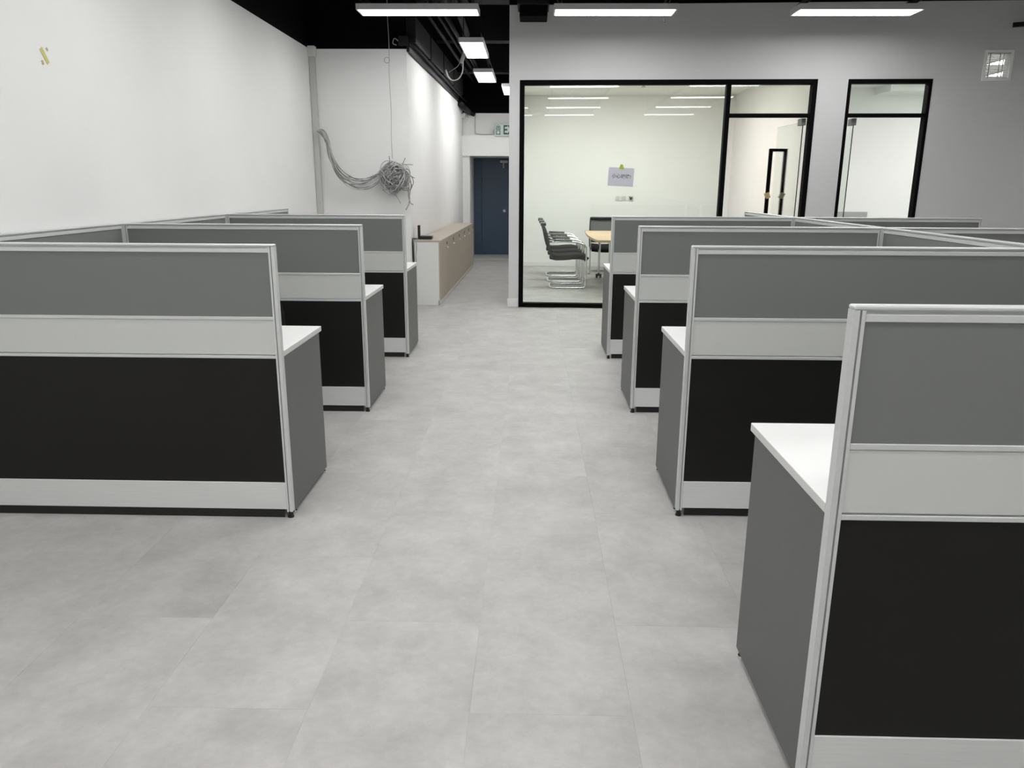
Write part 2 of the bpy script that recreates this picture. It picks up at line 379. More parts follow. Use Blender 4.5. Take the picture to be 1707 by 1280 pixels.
# ---- open glass doors (hinged, swung into the rooms). local: x = 0 plane of leaf, y along the leaf
def glass_door(name, label, hx, ang, W=.84, handle=True):
    root = sroot(name, label, G(hx, .05), GA+ang)
    pane(-.006, .006, 0.02, W, .012, 2.155, root, 'glass_leaf', long='y')
    MB().box(-.024, .024, .0, .13, 2.12, 2.195, bev=.003).build('pivot_clamp', M['tape_g'], root)
    MB().box(-.024, .024, .0, .13, .004, .075, bev=.003).build('pivot_clamp', M['tape_g'], root)
    if handle:
        for s in (-1, 1):
            x_ = s*.092
            h = MB().box(x_-.021, x_+.021, W-.10, W-.065, .62, 1.90, bev=.003)
            h.box(min(x_-s*.017, s*.006), max(x_-s*.017, s*.006), W-.10, W-.065, 1.865, 1.90).box(min(x_-s*.017, s*.006), max(x_-s*.017, s*.006), W-.10, W-.065, .62, .655)
            h_ = h.build('pull_handle', M['blackmetal'], root)
            z_ = 1.335
            MB().xbox(Matrix.Translation((x_, W-.0825, z_)) @ Matrix.Rotation(.4*s, 4, 'Y'), .058, .046, .075, bev=.006).build('tape_wrap', M['tape_b'] if s < 0 else M['tape_g'], h_)
    return root
glass_door('door_1', 'open frameless glass door with tall black pull handle', 3.085, .075)
glass_door('door_2', 'open frameless glass door inside the narrow black frame', 3.645, .03, handle=False)

# ---- ceiling panels in the glazed rooms
def room_lamp(x, d, z, label):
    t = thing('recessed_light', label, 'ceiling light', G(x, d, z), GA, 'recessed panel lights of the glazed rooms')
    MB().box(-.62, .62, -.32, -.29, -.012, 0).box(-.62, .62, .29, .32, -.012, 0).box(-.62, -.59, -.29, .29, -.012, 0).box(.59, .62, -.29, .29, -.012, 0).build('lamp_frame', M['lampbody'], t)
    B(-.588, .588, -.288, .288, -.008, -.001).build('diffuser', M['room_diff'], t)
for x in (.45, 1.75):
    for d in (1.8, 3.2): room_lamp(x, d, 2.985, 'recessed panel light in the meeting room, %s the glass, %s' % (('nearer', 'farther from')[d > 2], ('chair side', 'door side')[x > 1]))
for x in (4.1,): room_lamp(x, .8, 2.90, 'recessed panel light over the second glazed room')
room_lamp(6.06, .72, 2.90, 'recessed panel light of the second glazed room, behind the air grille')
room_lamp(6.58, 1.75, 2.90, 'recessed panel light deep in the second glazed room')

# ---- air grille
gr = thing('air_grille', 'square white louvred air grille high on the glazed wall', 'air vent', G((GR[0]+GR[1])/2, 0, (GR[2]+GR[3])/2), GA)
gw, gh = (GR[1]-GR[0])/2, (GR[3]-GR[2])/2
MB().box(-gw-.03, -gw, -.012, .03, -gh-.03, gh+.03, bev=.002).box(gw, gw+.03, -.012, .03, -gh-.03, gh+.03, bev=.002).box(-gw, gw, -.012, .03, gh, gh+.03, bev=.002).box(-gw, gw, -.012, .03, -gh-.03, -gh, bev=.002).build('grille_frame', M['wall'], gr)
sm = None
for k in range(17):
    z = -gh+(k+.5)*2*gh/17
    if sm is None:
        s_ = MB().xbox(Matrix.Rotation(.30, 4, 'X'), 2*gw, .022, .0035).build('slat', M['trunk'], gr); sm = s_.data
    else: s_ = bpy.data.objects.new('slat', sm); COL.objects.link(s_); s_.parent = gr
    s_.location = (0, .012, z)
for x in (-.075, .03, .068): B(x-.004, x+.004, .028, .036, -gh, gh).build('divider_bar', M['trunk'], gr)

# ------------------------------------------------------------------ partition screens
T = .03
def post_poly(w_, groove=True):
    h = T/2; a, b = w_*.52, w_*.70
    g = .010
    return [(0, -h), (a, -h), (a, -h+g), (b, -h+g), (b, -h), (w_, -h), (w_, h), (b, h), (b, h-g), (a, h-g), (a, h), (0, h)]
def screen_parts(root, L, full=True):
    """local: x along the screen from 0 to L, y = thickness about 0, z up"""
    pw = .025; h = T/2
    MB().prism(post_poly(pw), .03, 1.190).build('post', M['alu'], root)
    MB().prism([(L-p[0], p[1]) for p in post_poly(pw)], .03, 1.190).build('post', M['alu'], root)
    MB().box(0, L, -h-.001, h+.001, 1.190, H, bev=.003).build('top_cap', M['alu'], root)
    MB().box(pw, L-pw, -h+.011, h-.011, 1.182, 1.190).box(pw, L-pw, -h+.001, h-.001, 1.166, 1.182, bev=.001).build('top_rail', M['alu'], root)
    B(pw, L-pw, -h+.005, h-.005, .902, 1.166).build('fabric_panel', M['fabric'], root)
    MB().box(pw, L-pw, -h+.001, h-.001, .889, .902, bev=.001).box(pw, L-pw, -h+.006, h-.006, .886, .889).build('rail', M['alu'], root)
    B(pw, L-pw, -h+.004, h-.004, .742, .886).build('pale_panel', M['tile'], root)
    MB().box(pw, L-pw, -h+.012, h-.012, .737, .742).box(pw, L-pw, -h+.001, h-.001, .725, .737, bev=.001).build('rail', M['alu'], root)
    B(pw, L-pw, -h+.006, h-.006, .167, .725).build('dark_panel', M['dark'], root)
    MB().box(pw, L-pw, -h+.002, h-.002, .041, .167, bev=.0015).build('kick_band', M['band'], root)
    for x in (pw/2+.002, L-pw/2-.002):
        MB().cyl((x, 0, 0), (x, 0, .008), .0135).cyl((x, 0, .008), (x, 0, .031), .010).build('foot', M['rubber'], root)
    B(.04, L-.04, .002, .006, .0, .041).build('gap_shade', M['rubber'], root) if full else None  # dark strip added for the shadow in the gap below the kick band
SG = 'grey topped desk screens along the aisle'
def screen(label, x0, x1, y, group=SG):
    """across the room; aisle end at x0"""
    sgn = 1 if x1 > x0 else -1
    t = thing('desk_screen', label, 'desk screen', (x0, y-T/2, 0), 0 if sgn > 0 else PI, group)
    screen_parts(t, abs(x1-x0)); return t
def spine(label, x, y0, y1, group='lengthwise screens between desk bays'):
    t = thing('desk_screen', label, 'desk screen', (x, y0, 0), PI/2, group); screen_parts(t, y1-y0); return t
Ls = [YL+k*DL for k in range(3)]; Rs = [YR+(k-1)*DR for k in range(4)]
for y, l in zip(Ls, ('grey and charcoal desk screen nearest the camera on the white wall side',
                     'middle grey and charcoal desk screen on the white wall side',
                     'third desk screen on the white wall side, just before the low cabinets')):
    screen(l, XL, XL-BAY, y)
for y, l in zip(Rs, ('large desk screen closest to the camera, cut off by the picture edge',
                     'second desk screen from the camera on the glazed wall side',
                     'third desk screen from the camera on the glazed wall side',
                     'last desk screen before the glass meeting room')):
    screen(l, XR, XR+BAY, y)
for y, l in ((Rs[2], 'desk screen across the spine from the third glazed side screen'),
             (Rs[3], 'farthest desk screen beyond the spine, under the narrow glass doorway')):
    screen(l, XR+BAY+T, XR+2*BAY+T, y, 'screens beyond the spine')
xs = XL-BAY-.0
for k, l in enumerate(('lengthwise screen by the white wall, nearest bay', 'lengthwise screen by the white wall, middle bay', 'lengthwise screen by the white wall, far open end')):
    spine(l, xs-T/2-.001, Ls[k]-T-.012 if k == 0 else Ls[k]-T/2+.001, (Ls[k]+DL-T/2) if k < 2 else Ls[2]+1.66)
xs = XR+BAY+T/2
for k, l in enumerate(('lengthwise spine screen in the bay nearest the camera', 'lengthwise spine screen behind the second glazed side screen', 'lengthwise spine screen behind the third glazed side screen', 'lengthwise spine screen end in front of the glass door')):
    spine(l, xs, Rs[k]-T/2+.001, (Rs[k]+DR-T/2) if k < 3 else Rs[3]+1.49)

# ------------------------------------------------------------------ desks
def desk(label, x0, sgn, y, group):
    """aisle end at x0, runs in +x if sgn > 0; back edge at y"""
    t = thing('desk', label, 'desk', (x0, y+.001, 0), 0, group)
    L = BAY-.002
    X = lambda a, b: (min(sgn*a, sgn*b), max(sgn*a, sgn*b))
    m = MB().box(*X(0, L), 0, .596, .728, .753, bev=.0015)
    m.bm.normal_update()
    for f in m.bm.faces: f.material_index = 0 if abs(f.normal.z) > .5 else 1
    m.build('worktop', [M['white_top'], M['edge']], t)
    for a in (.002, L-.027):
        sp = B(*X(a, a+.025), .004, .555, .022, .7275, bev=.001).build('side_panel', M['side'], t)
        for yy in (.03, .525):
            xc = sgn*(a+.0125)
            MB().cyl((xc, yy, 0), (xc, yy, .012), .014).cyl((xc, yy, .012), (xc, yy, .024), .007).build('glide', M['chrome'], sp)
    B(*X(.03, L-.03), .02, .036, .40, .7275).build('back_rail', M['side'], t)
    return t
DG = 'white topped desks behind the screens'
for y, l in zip(Ls, ('white topped desk with grey end panel behind the nearest screen by the white wall',
                     'white topped desk behind the middle screen by the white wall',
                     'white topped desk beside the low cabinets')): desk(l, XL, -1, y, DG)
for y, l in zip(Rs, ('white topped desk nearest the camera, its grey end panel reaching the picture bottom',
                     'white topped desk behind the second glazed side screen',
                     'white topped desk behind the third glazed side screen',
                     'white topped desk closest to the glass meeting room')): desk(l, XR, 1, y, DG)

# ------------------------------------------------------------------ office swivel chair in the near bay
def swivel_chair(label, loc, rz):
    t = thing('office_chair', label, 'chair', loc, rz)
    g = [[(x, -.22-.05*(1-(x/.22)**2)+.04*((z-.66)/.2)**2*.5, z) for x in [-.21+.06*i for i in range(8)]] for z in [.50+.053*k for k in range(8)]]
    # round the outline's top
    g2 = []
    for k, row in enumerate(g):
        f = 1.0 if k < 5 else (1, .94, .86, .70)[k-4]
        f *= (.86, .94, 1)[k] if k < 3 else 1
        g2.append([(p[0]*f, p[1], p[2]) for p in row])
    MB().sheet(g2, .035).build('backrest', M['mesh'], t)
    MB().box(-.23, .23, -.20, .24, .43, .50, bev=.03).build('seat', M['seat'], t)
    MB().tube(smooth_path([(0, .0, .42), (0, -.22, .42), (0, -.29, .50), (0, -.285, .62)]), .018).build('back_support', M['plastic'], t)
    MB().cyl((0, 0, .10), (0, 0, .43), .028).build('gas_lift', M['plastic'], t)
    for s in (-1, 1):
        MB().tube(smooth_path([(s*.2, .05, .44), (s*.26, .05, .46), (s*.27, .04, .62), (s*.27, -.08, .65), (s*.27, .16, .65)]), .014).build('armrest', M['plastic'], t)
    for k in range(5):
        a = 2*PI*k/5+.3; c, s_ = math.cos(a), math.sin(a)
        lg = MB().tube([(0, 0, .11), (.15*c, .15*s_, .10), (.29*c, .29*s_, .075)], .017).build('leg', M['plastic'], t)
        MB().cyl((.29*c-.02*s_, .29*s_+.02*c, .029), (.29*c+.02*s_, .29*s_-.02*c, .029), .028).cyl((.29*c, .29*s_, .03), (.29*c, .29*s_, .075), .009).build('castor', M['rubber'], lg)
    return t
swivel_chair('black swivel chair hidden behind the nearest screen, only its back edge showing', (-1.634, 4.10, 0), PI+.0)

# ------------------------------------------------------------------ hanging office lights
LG = 'white LED panel lights under the black ceiling'
def lamp(label, x, y, rz=0., z=3.10, group=LG):
    t = thing('panel_light', label, 'ceiling light', (x, y, z), rz, group)
    MB().box(-.6, .6, -.15, -.135, 0, .055, bev=.001).box(-.6, .6, .135, .15, 0, .055, bev=.001).box(-.6, -.585, -.135, .135, 0, .055, bev=.001).box(.585, .6, -.135, .135, 0, .055, bev=.001).box(-.585, .585, -.135, .135, .04, .055).build('lamp_housing', M['lampbody'], t)
    B(-.585, .585, -.135, .135, .006, .012).build('diffuser', M['diffuser'], t)
    for sx in (-.52, .52): MB().cyl((sx, 0, .05), (sx, 0, .0555), .016).build('mount_pad', M['black2'], t)
    return t
base = lamp('bright white panel light above the cable wall and corridor mouth', -1.14, 8.26)
CORR_DIFF = [c for c in base.children if c.name.startswith('diffuser')][0].data.copy(); CORR_DIFF.materials[0] = M['corr_diff']
ROWS = [8.26, 6.42, 4.56, 2.76, .93, -.87]
NTH = ['first', 'second', 'third', 'fourth', 'fifth', 'sixth']
for k, y in enumerate(ROWS[1:]):
    dup(base, (-1.14-.03*(8.26-y), y, 3.10), 0, 'panel light over the white wall side desks, %s row out from the cable wall' % NTH[k+1], LG)
for c, x8 in enumerate((.80, 3.17)):
    for k, y in enumerate(ROWS):
        lab = (('bright white panel light in front of the glass meeting room', 'bright white panel light above the narrow glass doorway')[c] if k == 0 else
               'panel light over the %s, %s row out from the glazed wall' % (('aisle', 'glazed side desks')[c], NTH[k]))
        dup(base, (x8-.079*(8.26-y), y, 3.10), 0, lab, LG)
for (x, y), l in zip(((-.745, 10.46), (-.755, 12.95), (-.365, 14.02)), ('nearest of the three corridor panel lights', 'middle one of the three corridor panel lights', 'farthest corridor panel light, half hidden by the wall corner')):
    q = dup(base, (x, y, 3.02 if y > 14 else 3.10), PI/2, l, LG)
    for c in q.children:
        if c.name.startswith('diffuser'): c.data = CORR_DIFF
# suspension rails above each column
RGp = 'black suspension rails over the lights'
def rail(label, p0, p1):
    p0, p1 = Vector(p0), Vector(p1); d = p1-p0; L = d.length; a = math.atan2(d.y, d.x)
    t = thing('suspension_rail', label, 'rail', p0, a, RGp)
    MB().box(0, L, -.02, .02, .038, .041).box(0, L, -.02, -.017, 0, .038).box(0, L, .017, .02, 0, .038).build('channel', M['black2'], t)
    n = max(2, int(L/2.4))
    for k in range(n):
        x = .4+(L-.8)*k/(n-1); MB().cyl((x, 0, .041), (x, 0, ZC-p0.z), .005, 8).build('threaded_rod', M['black2'], t)
for sx in (-.52, .52):
    side = 'wall side' if sx < 0 else 'glass side'
    rail('black rail over the aisle lights, %s one' % side, (-1.43+sx, -1.3, 3.156), (-1.12+sx, 8.45, 3.156))
    rail('black rail over the meeting room front lights, %s one' % side, (.045+sx, -1.3, 3.156), (.80+sx, 8.45, 3.156))
    rail('black rail over the narrow doorway lights, %s one' % side, (2.415+sx, -1.3, 3.156), (3.17+sx, 8.45, 3.156))
for sx in (-.11, .11):
    rail('black rail between the corridor lights, %s one' % ('wall side' if sx < 0 else 'glass side'), (-.75+sx, 9.8, 3.156), (-.75+sx, 13.6, 3.156))

# ------------------------------------------------------------------ black services under the ceiling
def at_cor(y): return CX+(y-YC)*.0172
d = thing('service_duct', 'black boxed duct along the top of the corridor wall', 'duct', (0, 0, 0))
MB().prism([(at_cor(9.42)+.0, 9.42), (at_cor(9.42)+.11, 9.42), (at_cor(14.6)+.11, 14.6), (at_cor(14.6)+.0, 14.6)], 3.02, 3.30).build('duct_body', M['black2'], d)
MB().prism([(at_cor(9.42)+.0, 9.42), (at_cor(9.42)+.035, 9.42), (at_cor(14.6)+.035, 14.6), (at_cor(14.6)+.0, 14.6)], 2.925, 3.018).build('wall_channel', M['black2'], d)
for y in (10.6, 11.9, 13.2, 14.4): MB().prism([(at_cor(y)+.0, y), (at_cor(y)+.116, y), (at_cor(y)+.116, y+.04), (at_cor(y)+.0, y+.04)], 3.015, 3.305).build('duct_strap', M['black'], d)
PG = 'black pipes running down the corridor'
for i, (dx, z, r) in enumerate(((.22, 3.36, .022), (.30, 3.42, .022), (.40, 3.40, .028), (.075, 2.995, .014))):
    o = MB().tube([(at_cor(y)+dx, y, z) for y in (9.3, 11, 13, 15.5)], r, 10).build('conduit_pipe', M['black2'])
    tag(o, ('thin black pipe next to the corridor duct', 'black pipe second from the corridor duct', 'black pipe farthest from the corridor duct', 'slim black conduit under the corridor duct')[i], 'pipe', PG)
o = MB().cyl((-.90, 7.9, 3.50), (-.90, 8.85, 3.50), .05, 20).cyl((-.90, 8.85, 3.50), (-.90, 8.95, 3.50), .06, 20).cyl((-.90, 8.95, 3.50), (-.93, 11.6, 3.50), .045, 20).build('drain_pipe', M['black2'], smooth=True)
tag(o, 'thick jointed black pipe above the corridor mouth', 'pipe')
for y, z, l in ((9.8, 3.55, 'black ceiling beam over the corridor mouth'), (11.8, 3.45, 'black ceiling beam behind the first corridor light'), (14.2, 3.35, 'black ceiling beam near the corridor end')):
    struct(B(-1.4, -.27, y, y+.25, z, ZC).build('beam', M['black2']), l)
struct(B(-2.57, CX, 8.9, 9.4, 3.5, ZC).build('beam', M['black']), 'black ceiling beam above the cable wall')
struct(B(-.2, 6.0, 6.9, 7.2, 3.45, ZC).build('beam', M['black']), 'black ceiling beam before the glazed wall')
# wall bracket cluster at the duct's near end
t = thing('junction_box', 'black junction box at the near end of the corridor duct', 'junction box', (CX-.02, 9.36, 3.0))
B(-.06, .05, -.03, .03, -.02, .08, bev=.004).build('box_body', M['black2'], t)
MB().tube(smooth_path([(-.05, -.02, .02), (-.10, -.03, .05), (-.12, -.02, .0), (-.08, -.03, -.02)]), .006).build('cable_tail', M['cable2'], t)
# white cable loop
t = thing('loose_cable', 'white cable looping from the wall duct to a ceiling fitting', 'cable', (0, 0, 0))
MB().tube(smooth_path([(-1.245, 11.7, 3.04), (-1.235, 11.9, 2.98), (-1.19, 12.1, 2.955), (-1.10, 12.1, 2.98), (-1.035, 12.0, 3.06), (-1.02, 11.95, 3.18)]), .009, 8).build('cable', M['switch'], t)
MB().tube(smooth_path([(-1.235, 12.0, 3.05), (-1.17, 12.0, 3.09), (-1.10, 12.0, 3.14), (-1.05, 11.95, 3.22)]), .005, 8).build('cable', M['wire'], t)
MB().xbox(Matrix.Translation((-1.02, 11.95, 3.25)) @ Matrix.Rotation(.35, 4, 'Y'), .045, .10, .16, bev=.006).build('ceiling_fitting', M['trunk'], t)
# black box in front of the glazed wall
t = thing('fan_unit', 'black boxed air unit hanging at the glazed wall corner', 'air unit', (0, 0, 0))
MB().box(-.168, .162, 8.55, 8.95, 3.245, 3.72, bev=.006).build('unit_body', M['black2'], t)
MB().box(-.145, .145, 8.62, 8.93, 3.142, 3.245, bev=.004).build('outlet', M['black'], t)
for x in (-.13, .12): MB().cyl((x, 8.75, 3.72), (x, 8.75, ZC), .006, 8).build('threaded_rod', M['black2'], t)
t = thing('wall_strut', 'black channel poking in near the air grille', 'rail', (5.10, 8.955, 3.10))
MB().xbox(Matrix.Translation((.25, -.12, .02)) @ Matrix.Rotation(-.45, 4, 'Z'), .55, .045, .045, bev=.002).build('channel', M['black2'], t)
MB().cyl((.3, -.145, .04), (.3, -.145, ZC-3.10), .006, 8).build('threaded_rod', M['black2'], t)
t = MB().tube(smooth_path([(1.31, 8.41, 3.14), (1.315, 8.42, 3.09), (1.32, 8.42, 3.04)]), .005, 6).build('cable_end', M['rubber']); tag(t, 'short dark cable end hanging from the light before the meeting room', 'cable')

# ------------------------------------------------------------------ trunking and cable bundle
t = thing('cable_trunking', 'grey vertical trunking in the corner by the cable bundle', 'trunking', (WX, YC, 0))
MB().box(.003, .066, -.07, -.003, 0, 2.90, bev=.003).build('trunking_body', M['trunk'], t)
MB().box(.001, .082, -.10, -.003, 2.86, 2.97, bev=.004).build('end_cap', M['skirt'], t)
def PX(px, py, y=9.27): return Vector((-2.512+(px-527)*.00722, y, 2.055-(py-216)*.00672))
cb = thing('cable_bundle', 'tangled grey cables hanging in a coil on the white wall', 'cables', PX(527, 216))
off = -PX(527, 216)
main = [(528, 217), (538, 224), (545, 240), (549, 262), (557, 283), (569, 299), (588, 308), (606, 305), (624, 294), (640, 280), (652, 272)]
rnd = random.Random(3)
for k in range(14):
    a, b, ph = rnd.uniform(-1, 1), rnd.uniform(-1, 1), rnd.uniform(0, 6)
    pts = []
    for i, (x, y) in enumerate(main):
        s = min(i/1., 1)*(1+.3*math.sin(i+ph)); e = min(1, (len(main)-i)/3)
        v = PX(x+5*a*s*.8*1.1, y+7.5*b*s*e+2.2*math.sin(i*1.3+ph)*s, 9.285-.03*rnd.random()*s)
        if k == 13: v = PX(x+2, y+8*math.sin(PI*i/10), 9.27)
        pts.append(v+off)
    MB().tube(smooth_path(pts, 5), .006, 6).build('cable', M['cable'] if k % 2 else M['cable2'], cb)
m1, m2 = MB(), MB()
for k in range(84):
    cx, cy = 654+rnd.gauss(0, 5.5), 297+rnd.gauss(0, 6); f_ = rnd.uniform(.25, 1)**.6; rx, ry = 20*f_*rnd.uniform(.35, 1), 24*f_*rnd.uniform(.7, 1)
    ti = rnd.uniform(-1.3, 1.3); ph = rnd.uniform(0, 6.28); dd = rnd.uniform(-.05, .04); tl = rnd.uniform(-.05, .05)
    pts = []
    for i in range(22):
        an = 2*PI*i/22+ph; x = rx*math.cos(an); y = ry*math.sin(an)
        wv = 1+.06*math.sin(3*an+ph)
        pts.append(PX(cx+wv*(x*math.cos(ti)-y*math.sin(ti)), cy+wv*(x*math.sin(ti)+y*math.cos(ti)), 9.25+dd+tl*math.cos(an))+off)
    (m1 if k % 2 else m2).tube(pts, .0055, 5, closed=True)
m1.build('coil', M['cable'], cb)['kind'] = 'stuff'; m2.build('coil', M['cable2'], cb)['kind'] = 'stuff'
for pts in ([(664, 276), (668, 268), (671, 262)], [(658, 274), (672, 273), (683, 273.5)], [(645, 274), (645, 266), (645, 259)],
            [(668, 282), (676, 290), (685, 296)], [(668, 282), (679, 292), (683, 302), (680, 312)], [(672, 290), (675, 310), (674, 325), (676, 336), (670, 350)],
            [(674, 292), (679, 306), (676, 326), (677, 337), (682, 341)], [(648, 322), (655, 327), (661, 339)], [(650, 320), (641, 316), (632, 316)], [(670, 296), (672, 312), (676, 328), (675, 340)]):
    MB().tube(smooth_path([PX(x, y, 9.245-.01*i)+off for i, (x, y) in enumerate(pts)], 5), .005, 6).build('cable_end', M['cable2'], cb)
t = thing('pull_wire', 'thin pale wire with a small ring holding up the cable coil', 'wire', (0, 0, 0))
MB().tube([(-1.62+.004*math.sin(z*9), 9.2, z) for z in [1.735+.06*k for k in range(36)]], .0035, 6).build('wire', M['wire'], t)
MB().tube([(-1.615-.03+.03*math.cos(a*PI/10), 9.2, 2.80+.03*math.sin(a*PI/10)) for a in range(20)], .004, 6, closed=True).build('ring', M['wire'], t)

# ------------------------------------------------------------------ low cabinets along the corridor
CL = 4.63/6; ca = math.atan(-.0123)
CABG = 'row of taupe fronted low cabinets'
def cab_pt(k): return (-1.106+.0123*k*CL, 9.393+k*CL, 0)
c0_ = thing('low_cabinet', 'nearest low cabinet with white end panel under the router', 'cabinet', cab_pt(0), ca, CABG)
D = .315
B(-D, -.02, .0, .018, .0, .765, bev=.001).build('side_panel', M['cab_white'], c0_)
B(-D, -.02, CL-.018, CL-.0005, .0, .765, bev=.001).build('side_panel', M['cab_white'], c0_)
MB().box(-D, -.024, .018, CL-.018, .06, .08).box(-D, -D+.012, .018, CL-.018, .08, .765).box(-D+.012, -.024, .018, CL-.018, .745, .765).build('carcass', M['cab_white'], c0_)
B(-.03, -.0155, .0, CL-.0005, .0, .055, bev=.001).build('plinth', M['cab_white'], c0_)
dr = B(-.0195, 0, .0015, CL-.002, .058, .764, bev=.0012).build('door', M['tan'], c0_)
MB().cyl((0.001, CL-.09, .715), (.006, CL-.09, .715), .021).build('lock', M['plastic'], dr)
MB().box(.0, .018, CL-.155, CL-.035, .650, .666, bev=.003).build('handle', M['switch'], dr)
B(-D-.005, .004, .0, CL-.0005, .767, .79, bev=.001).build('top_panel', M['tan_top'], c0_)
for k in range(1, 6):
    dup(c0_, cab_pt(k), ca, 'low taupe cabinet, %s in the row counting from the router end' % ('', 'second', 'third', 'fourth', 'fifth', 'sixth and farthest')[k], CABG)
# router
t = thing('router', 'small black router with an upright antenna on the low cabinets', 'router', (-1.30, 9.62, .79))
MB().box(-.075, .075, -.07, .07, .004, .042, bev=.008).build('router_body', M['plastic'], t)
MB().box(-.105, -.076, -.035, .035, .004, .17, bev=.006).build('antenna', M['plastic'], t)
for sx in (-.06, .06): MB().cyl((sx, 0, 0), (sx, 0, .005), .008).build('foot', M['rubber'], t)
t = tag(MB().tube(smooth_path([(-1.41, 9.58, .80), (-1.435, 9.50, .803), (-1.437, 9.372, .80), (-1.437, 9.370, .62), (-1.432, 9.37, .40), (-1.437, 9.372, .02)]), .007, 8).build('power_cable', M['plastic']), 'black cable running down between cabinet and wall', 'cable')
t = tag(MB().tube(smooth_path([(-1.402, 9.55, .80), (-1.395, 9.384, .797), (-1.392, 9.38, .70), (-1.405, 9.38, .60), (-1.40, 9.38, .54), (-1.425, 9.378, .48)]), .004, 6).build('network_cable', M['cable2']), 'thin grey cable dangling over the white cabinet end', 'cable')

# ------------------------------------------------------------------ exit sign with conduit
t = thing('exit_sign', 'green lettered exit sign over the navy door', 'sign', (-.435, 15.43, 2.472))
MB().box(-.285, .285, -.02, .02, -.108, .108, bev=.006).build('sign_box', M['sign'], t)
def flat(me, name, m, parent, x, z, sx=1., sz=1., y=-.0205):
    me.materials.clear(); me.materials.append(m)
    o = bpy.data.objects.new(name, me); COL.objects.link(o); o.parent = parent
    o.location = (x, y, z); o.rotation_euler = (PI/2, 0, 0); o.scale = (sx, sz, 1); return o
flat(text_mesh('出', .092, bold=.0022), 'lettering', M['signgreen'], t, -.218, .046, 1.1, 1.05)
flat(text_mesh('口', .092, bold=.0022), 'lettering', M['signgreen'], t, -.218, -.046, 1.1, 1.05)
flat(text_mesh('EXIT', .20, bold=.004), 'lettering', M['signgreen'], t, .055, .0, .88, 1.18)
B(-.02, .02, .02, .06, -.09, -.07).build('bracket', M['trunk'], t)
o = MB().tube(smooth_path([(-1.105, 15.605, 2.80), (-1.105, 15.605, 2.48), (-1.095, 15.60, 2.43), (-1.05, 15.59, 2.415), (-.9, 15.56, 2.405), (-.725, 15.44, 2.40)]), .010, 8).build('conduit', M['trunk']); tag(o, 'thin white conduit bending down to the exit sign', 'conduit')
o = MB().tube(smooth_path([(-1.25, 15.5, 2.73), (-1.23, 15.48, 2.70), (-1.26, 15.47, 2.66), (-1.29, 15.46, 2.62)]), .008, 6).build('cable_end', M['switch']); tag(o, 'pale cable end sticking out at the corridor top corner', 'cable')
o = MB().cyl((-1.36, 15.38, 2.74), (-1.30, 15.36, 2.74), .05, 16).build('wall_boss', M['skirt']); tag(o, 'small white round box at the top corner of the corridor', 'junction box')
t = thing('pipe_end', 'black lagged pipe end at the top corner of the corridor', 'pipe', (-1.22, 15.35, 2.83))
MB().cyl((-.12, -.6, .08), (0, .1, -.02), .06, 14).cyl((.02, .1, -.03), (.10, .16, -.06), .045, 14).build('lagging', M['black2'], t, smooth=True)

# ------------------------------------------------------------------ notice on the glass, tape on the wall
sg = thing('paper_notice', 'pale paper notice taped to the meeting room glass', 'notice', G(1.043, .031, 1.543), GA)
pr_ = MB().box(-.1485, .1485, -.0015, 0, -.105, .105).build('sheet', M['paper'], sg); pr_.rotation_euler = (0, .045, 0)
tx = flat(text_mesh('小心玻璃!', .052, bold=.0005), 'lettering', M['ink'], pr_, .005, .005, 1, 1, -.0017)
MB().xbox(Matrix.Translation((.0, -.0025, .115)) @ Matrix.Rotation(.35, 4, 'Y'), .035, .0015, .055).xbox(Matrix.Translation((.012, -.003, .108)) @ Matrix.Rotation(-.5, 4, 'Y'), .03, .0015, .045).build('tape_strip', M['tape'], sg)
tp = thing('wall_tape', 'scrap of yellow tape high on the long white wall', 'tape', (WX+.002, 4.26, 2.085))
MB().xbox(Matrix.Rotation(.62, 4, 'X'), .0015, .026, .085).build('strip', M['tape_y'], tp)
MB().xbox(Matrix.Translation((.001, .027, .036)) @ Matrix.Rotation(.9, 4, 'X'), .003, .012, .016).xbox(Matrix.Translation((.001, -.026, -.036)) @ Matrix.Rotation(.3, 4, 'X'), .002, .014, .022).build('torn_end', M['tape_b'], tp)

# ------------------------------------------------------------------ meeting room contents
SGp = 'switch plates on the meeting room wall'
for x, l in ((1.36, 'switch plate under the paper notice, outer one'), (1.468, 'switch plate under the paper notice, middle one')):
    t = thing('switch_plate', l, 'switch', G(x, 4.985, 1.235), GA, SGp)
    MB().box(-.043, .043, -.002, .013, -.043, .043, bev=.003).build('plate', M['switch'], t)
    for z in (.014, -.016): B(-.026, .026, -.005, -.001, z-.009, z+.009, bev=.001).build('rocker', M['trunk'], t)
t = thing('wall_socket_hole', 'open wall box with dark wires beside the switch plates', 'wall box', G(1.59, 4.985, 1.235), GA)
MB().box(-.05, .05, .003, .013, -.045, .045, bev=.002).build('plate', M['switch'], t)
MB().tube(smooth_path([(-.02, .0, .02), (.0, -.02, .0), (.02, -.01, .015), (.01, -.02, -.02), (-.015, -.01, -.01)]), .012, 6).build('wires', M['rubber'], t)
t = thing('sprinkler', 'small dark sprinkler head under the meeting room ceiling', 'sprinkler', G(1.6, 3.6, 2.985), GA)
MB().cyl((0, 0, 0), (0, 0, -.03), .012).cyl((0, 0, -.03), (0, 0, -.036), .035).build('head', M['cable2'], t)
MB().cyl((0, 0, -.002), (0, 0, -.010), .04).build('rose', M['trunk'], t)

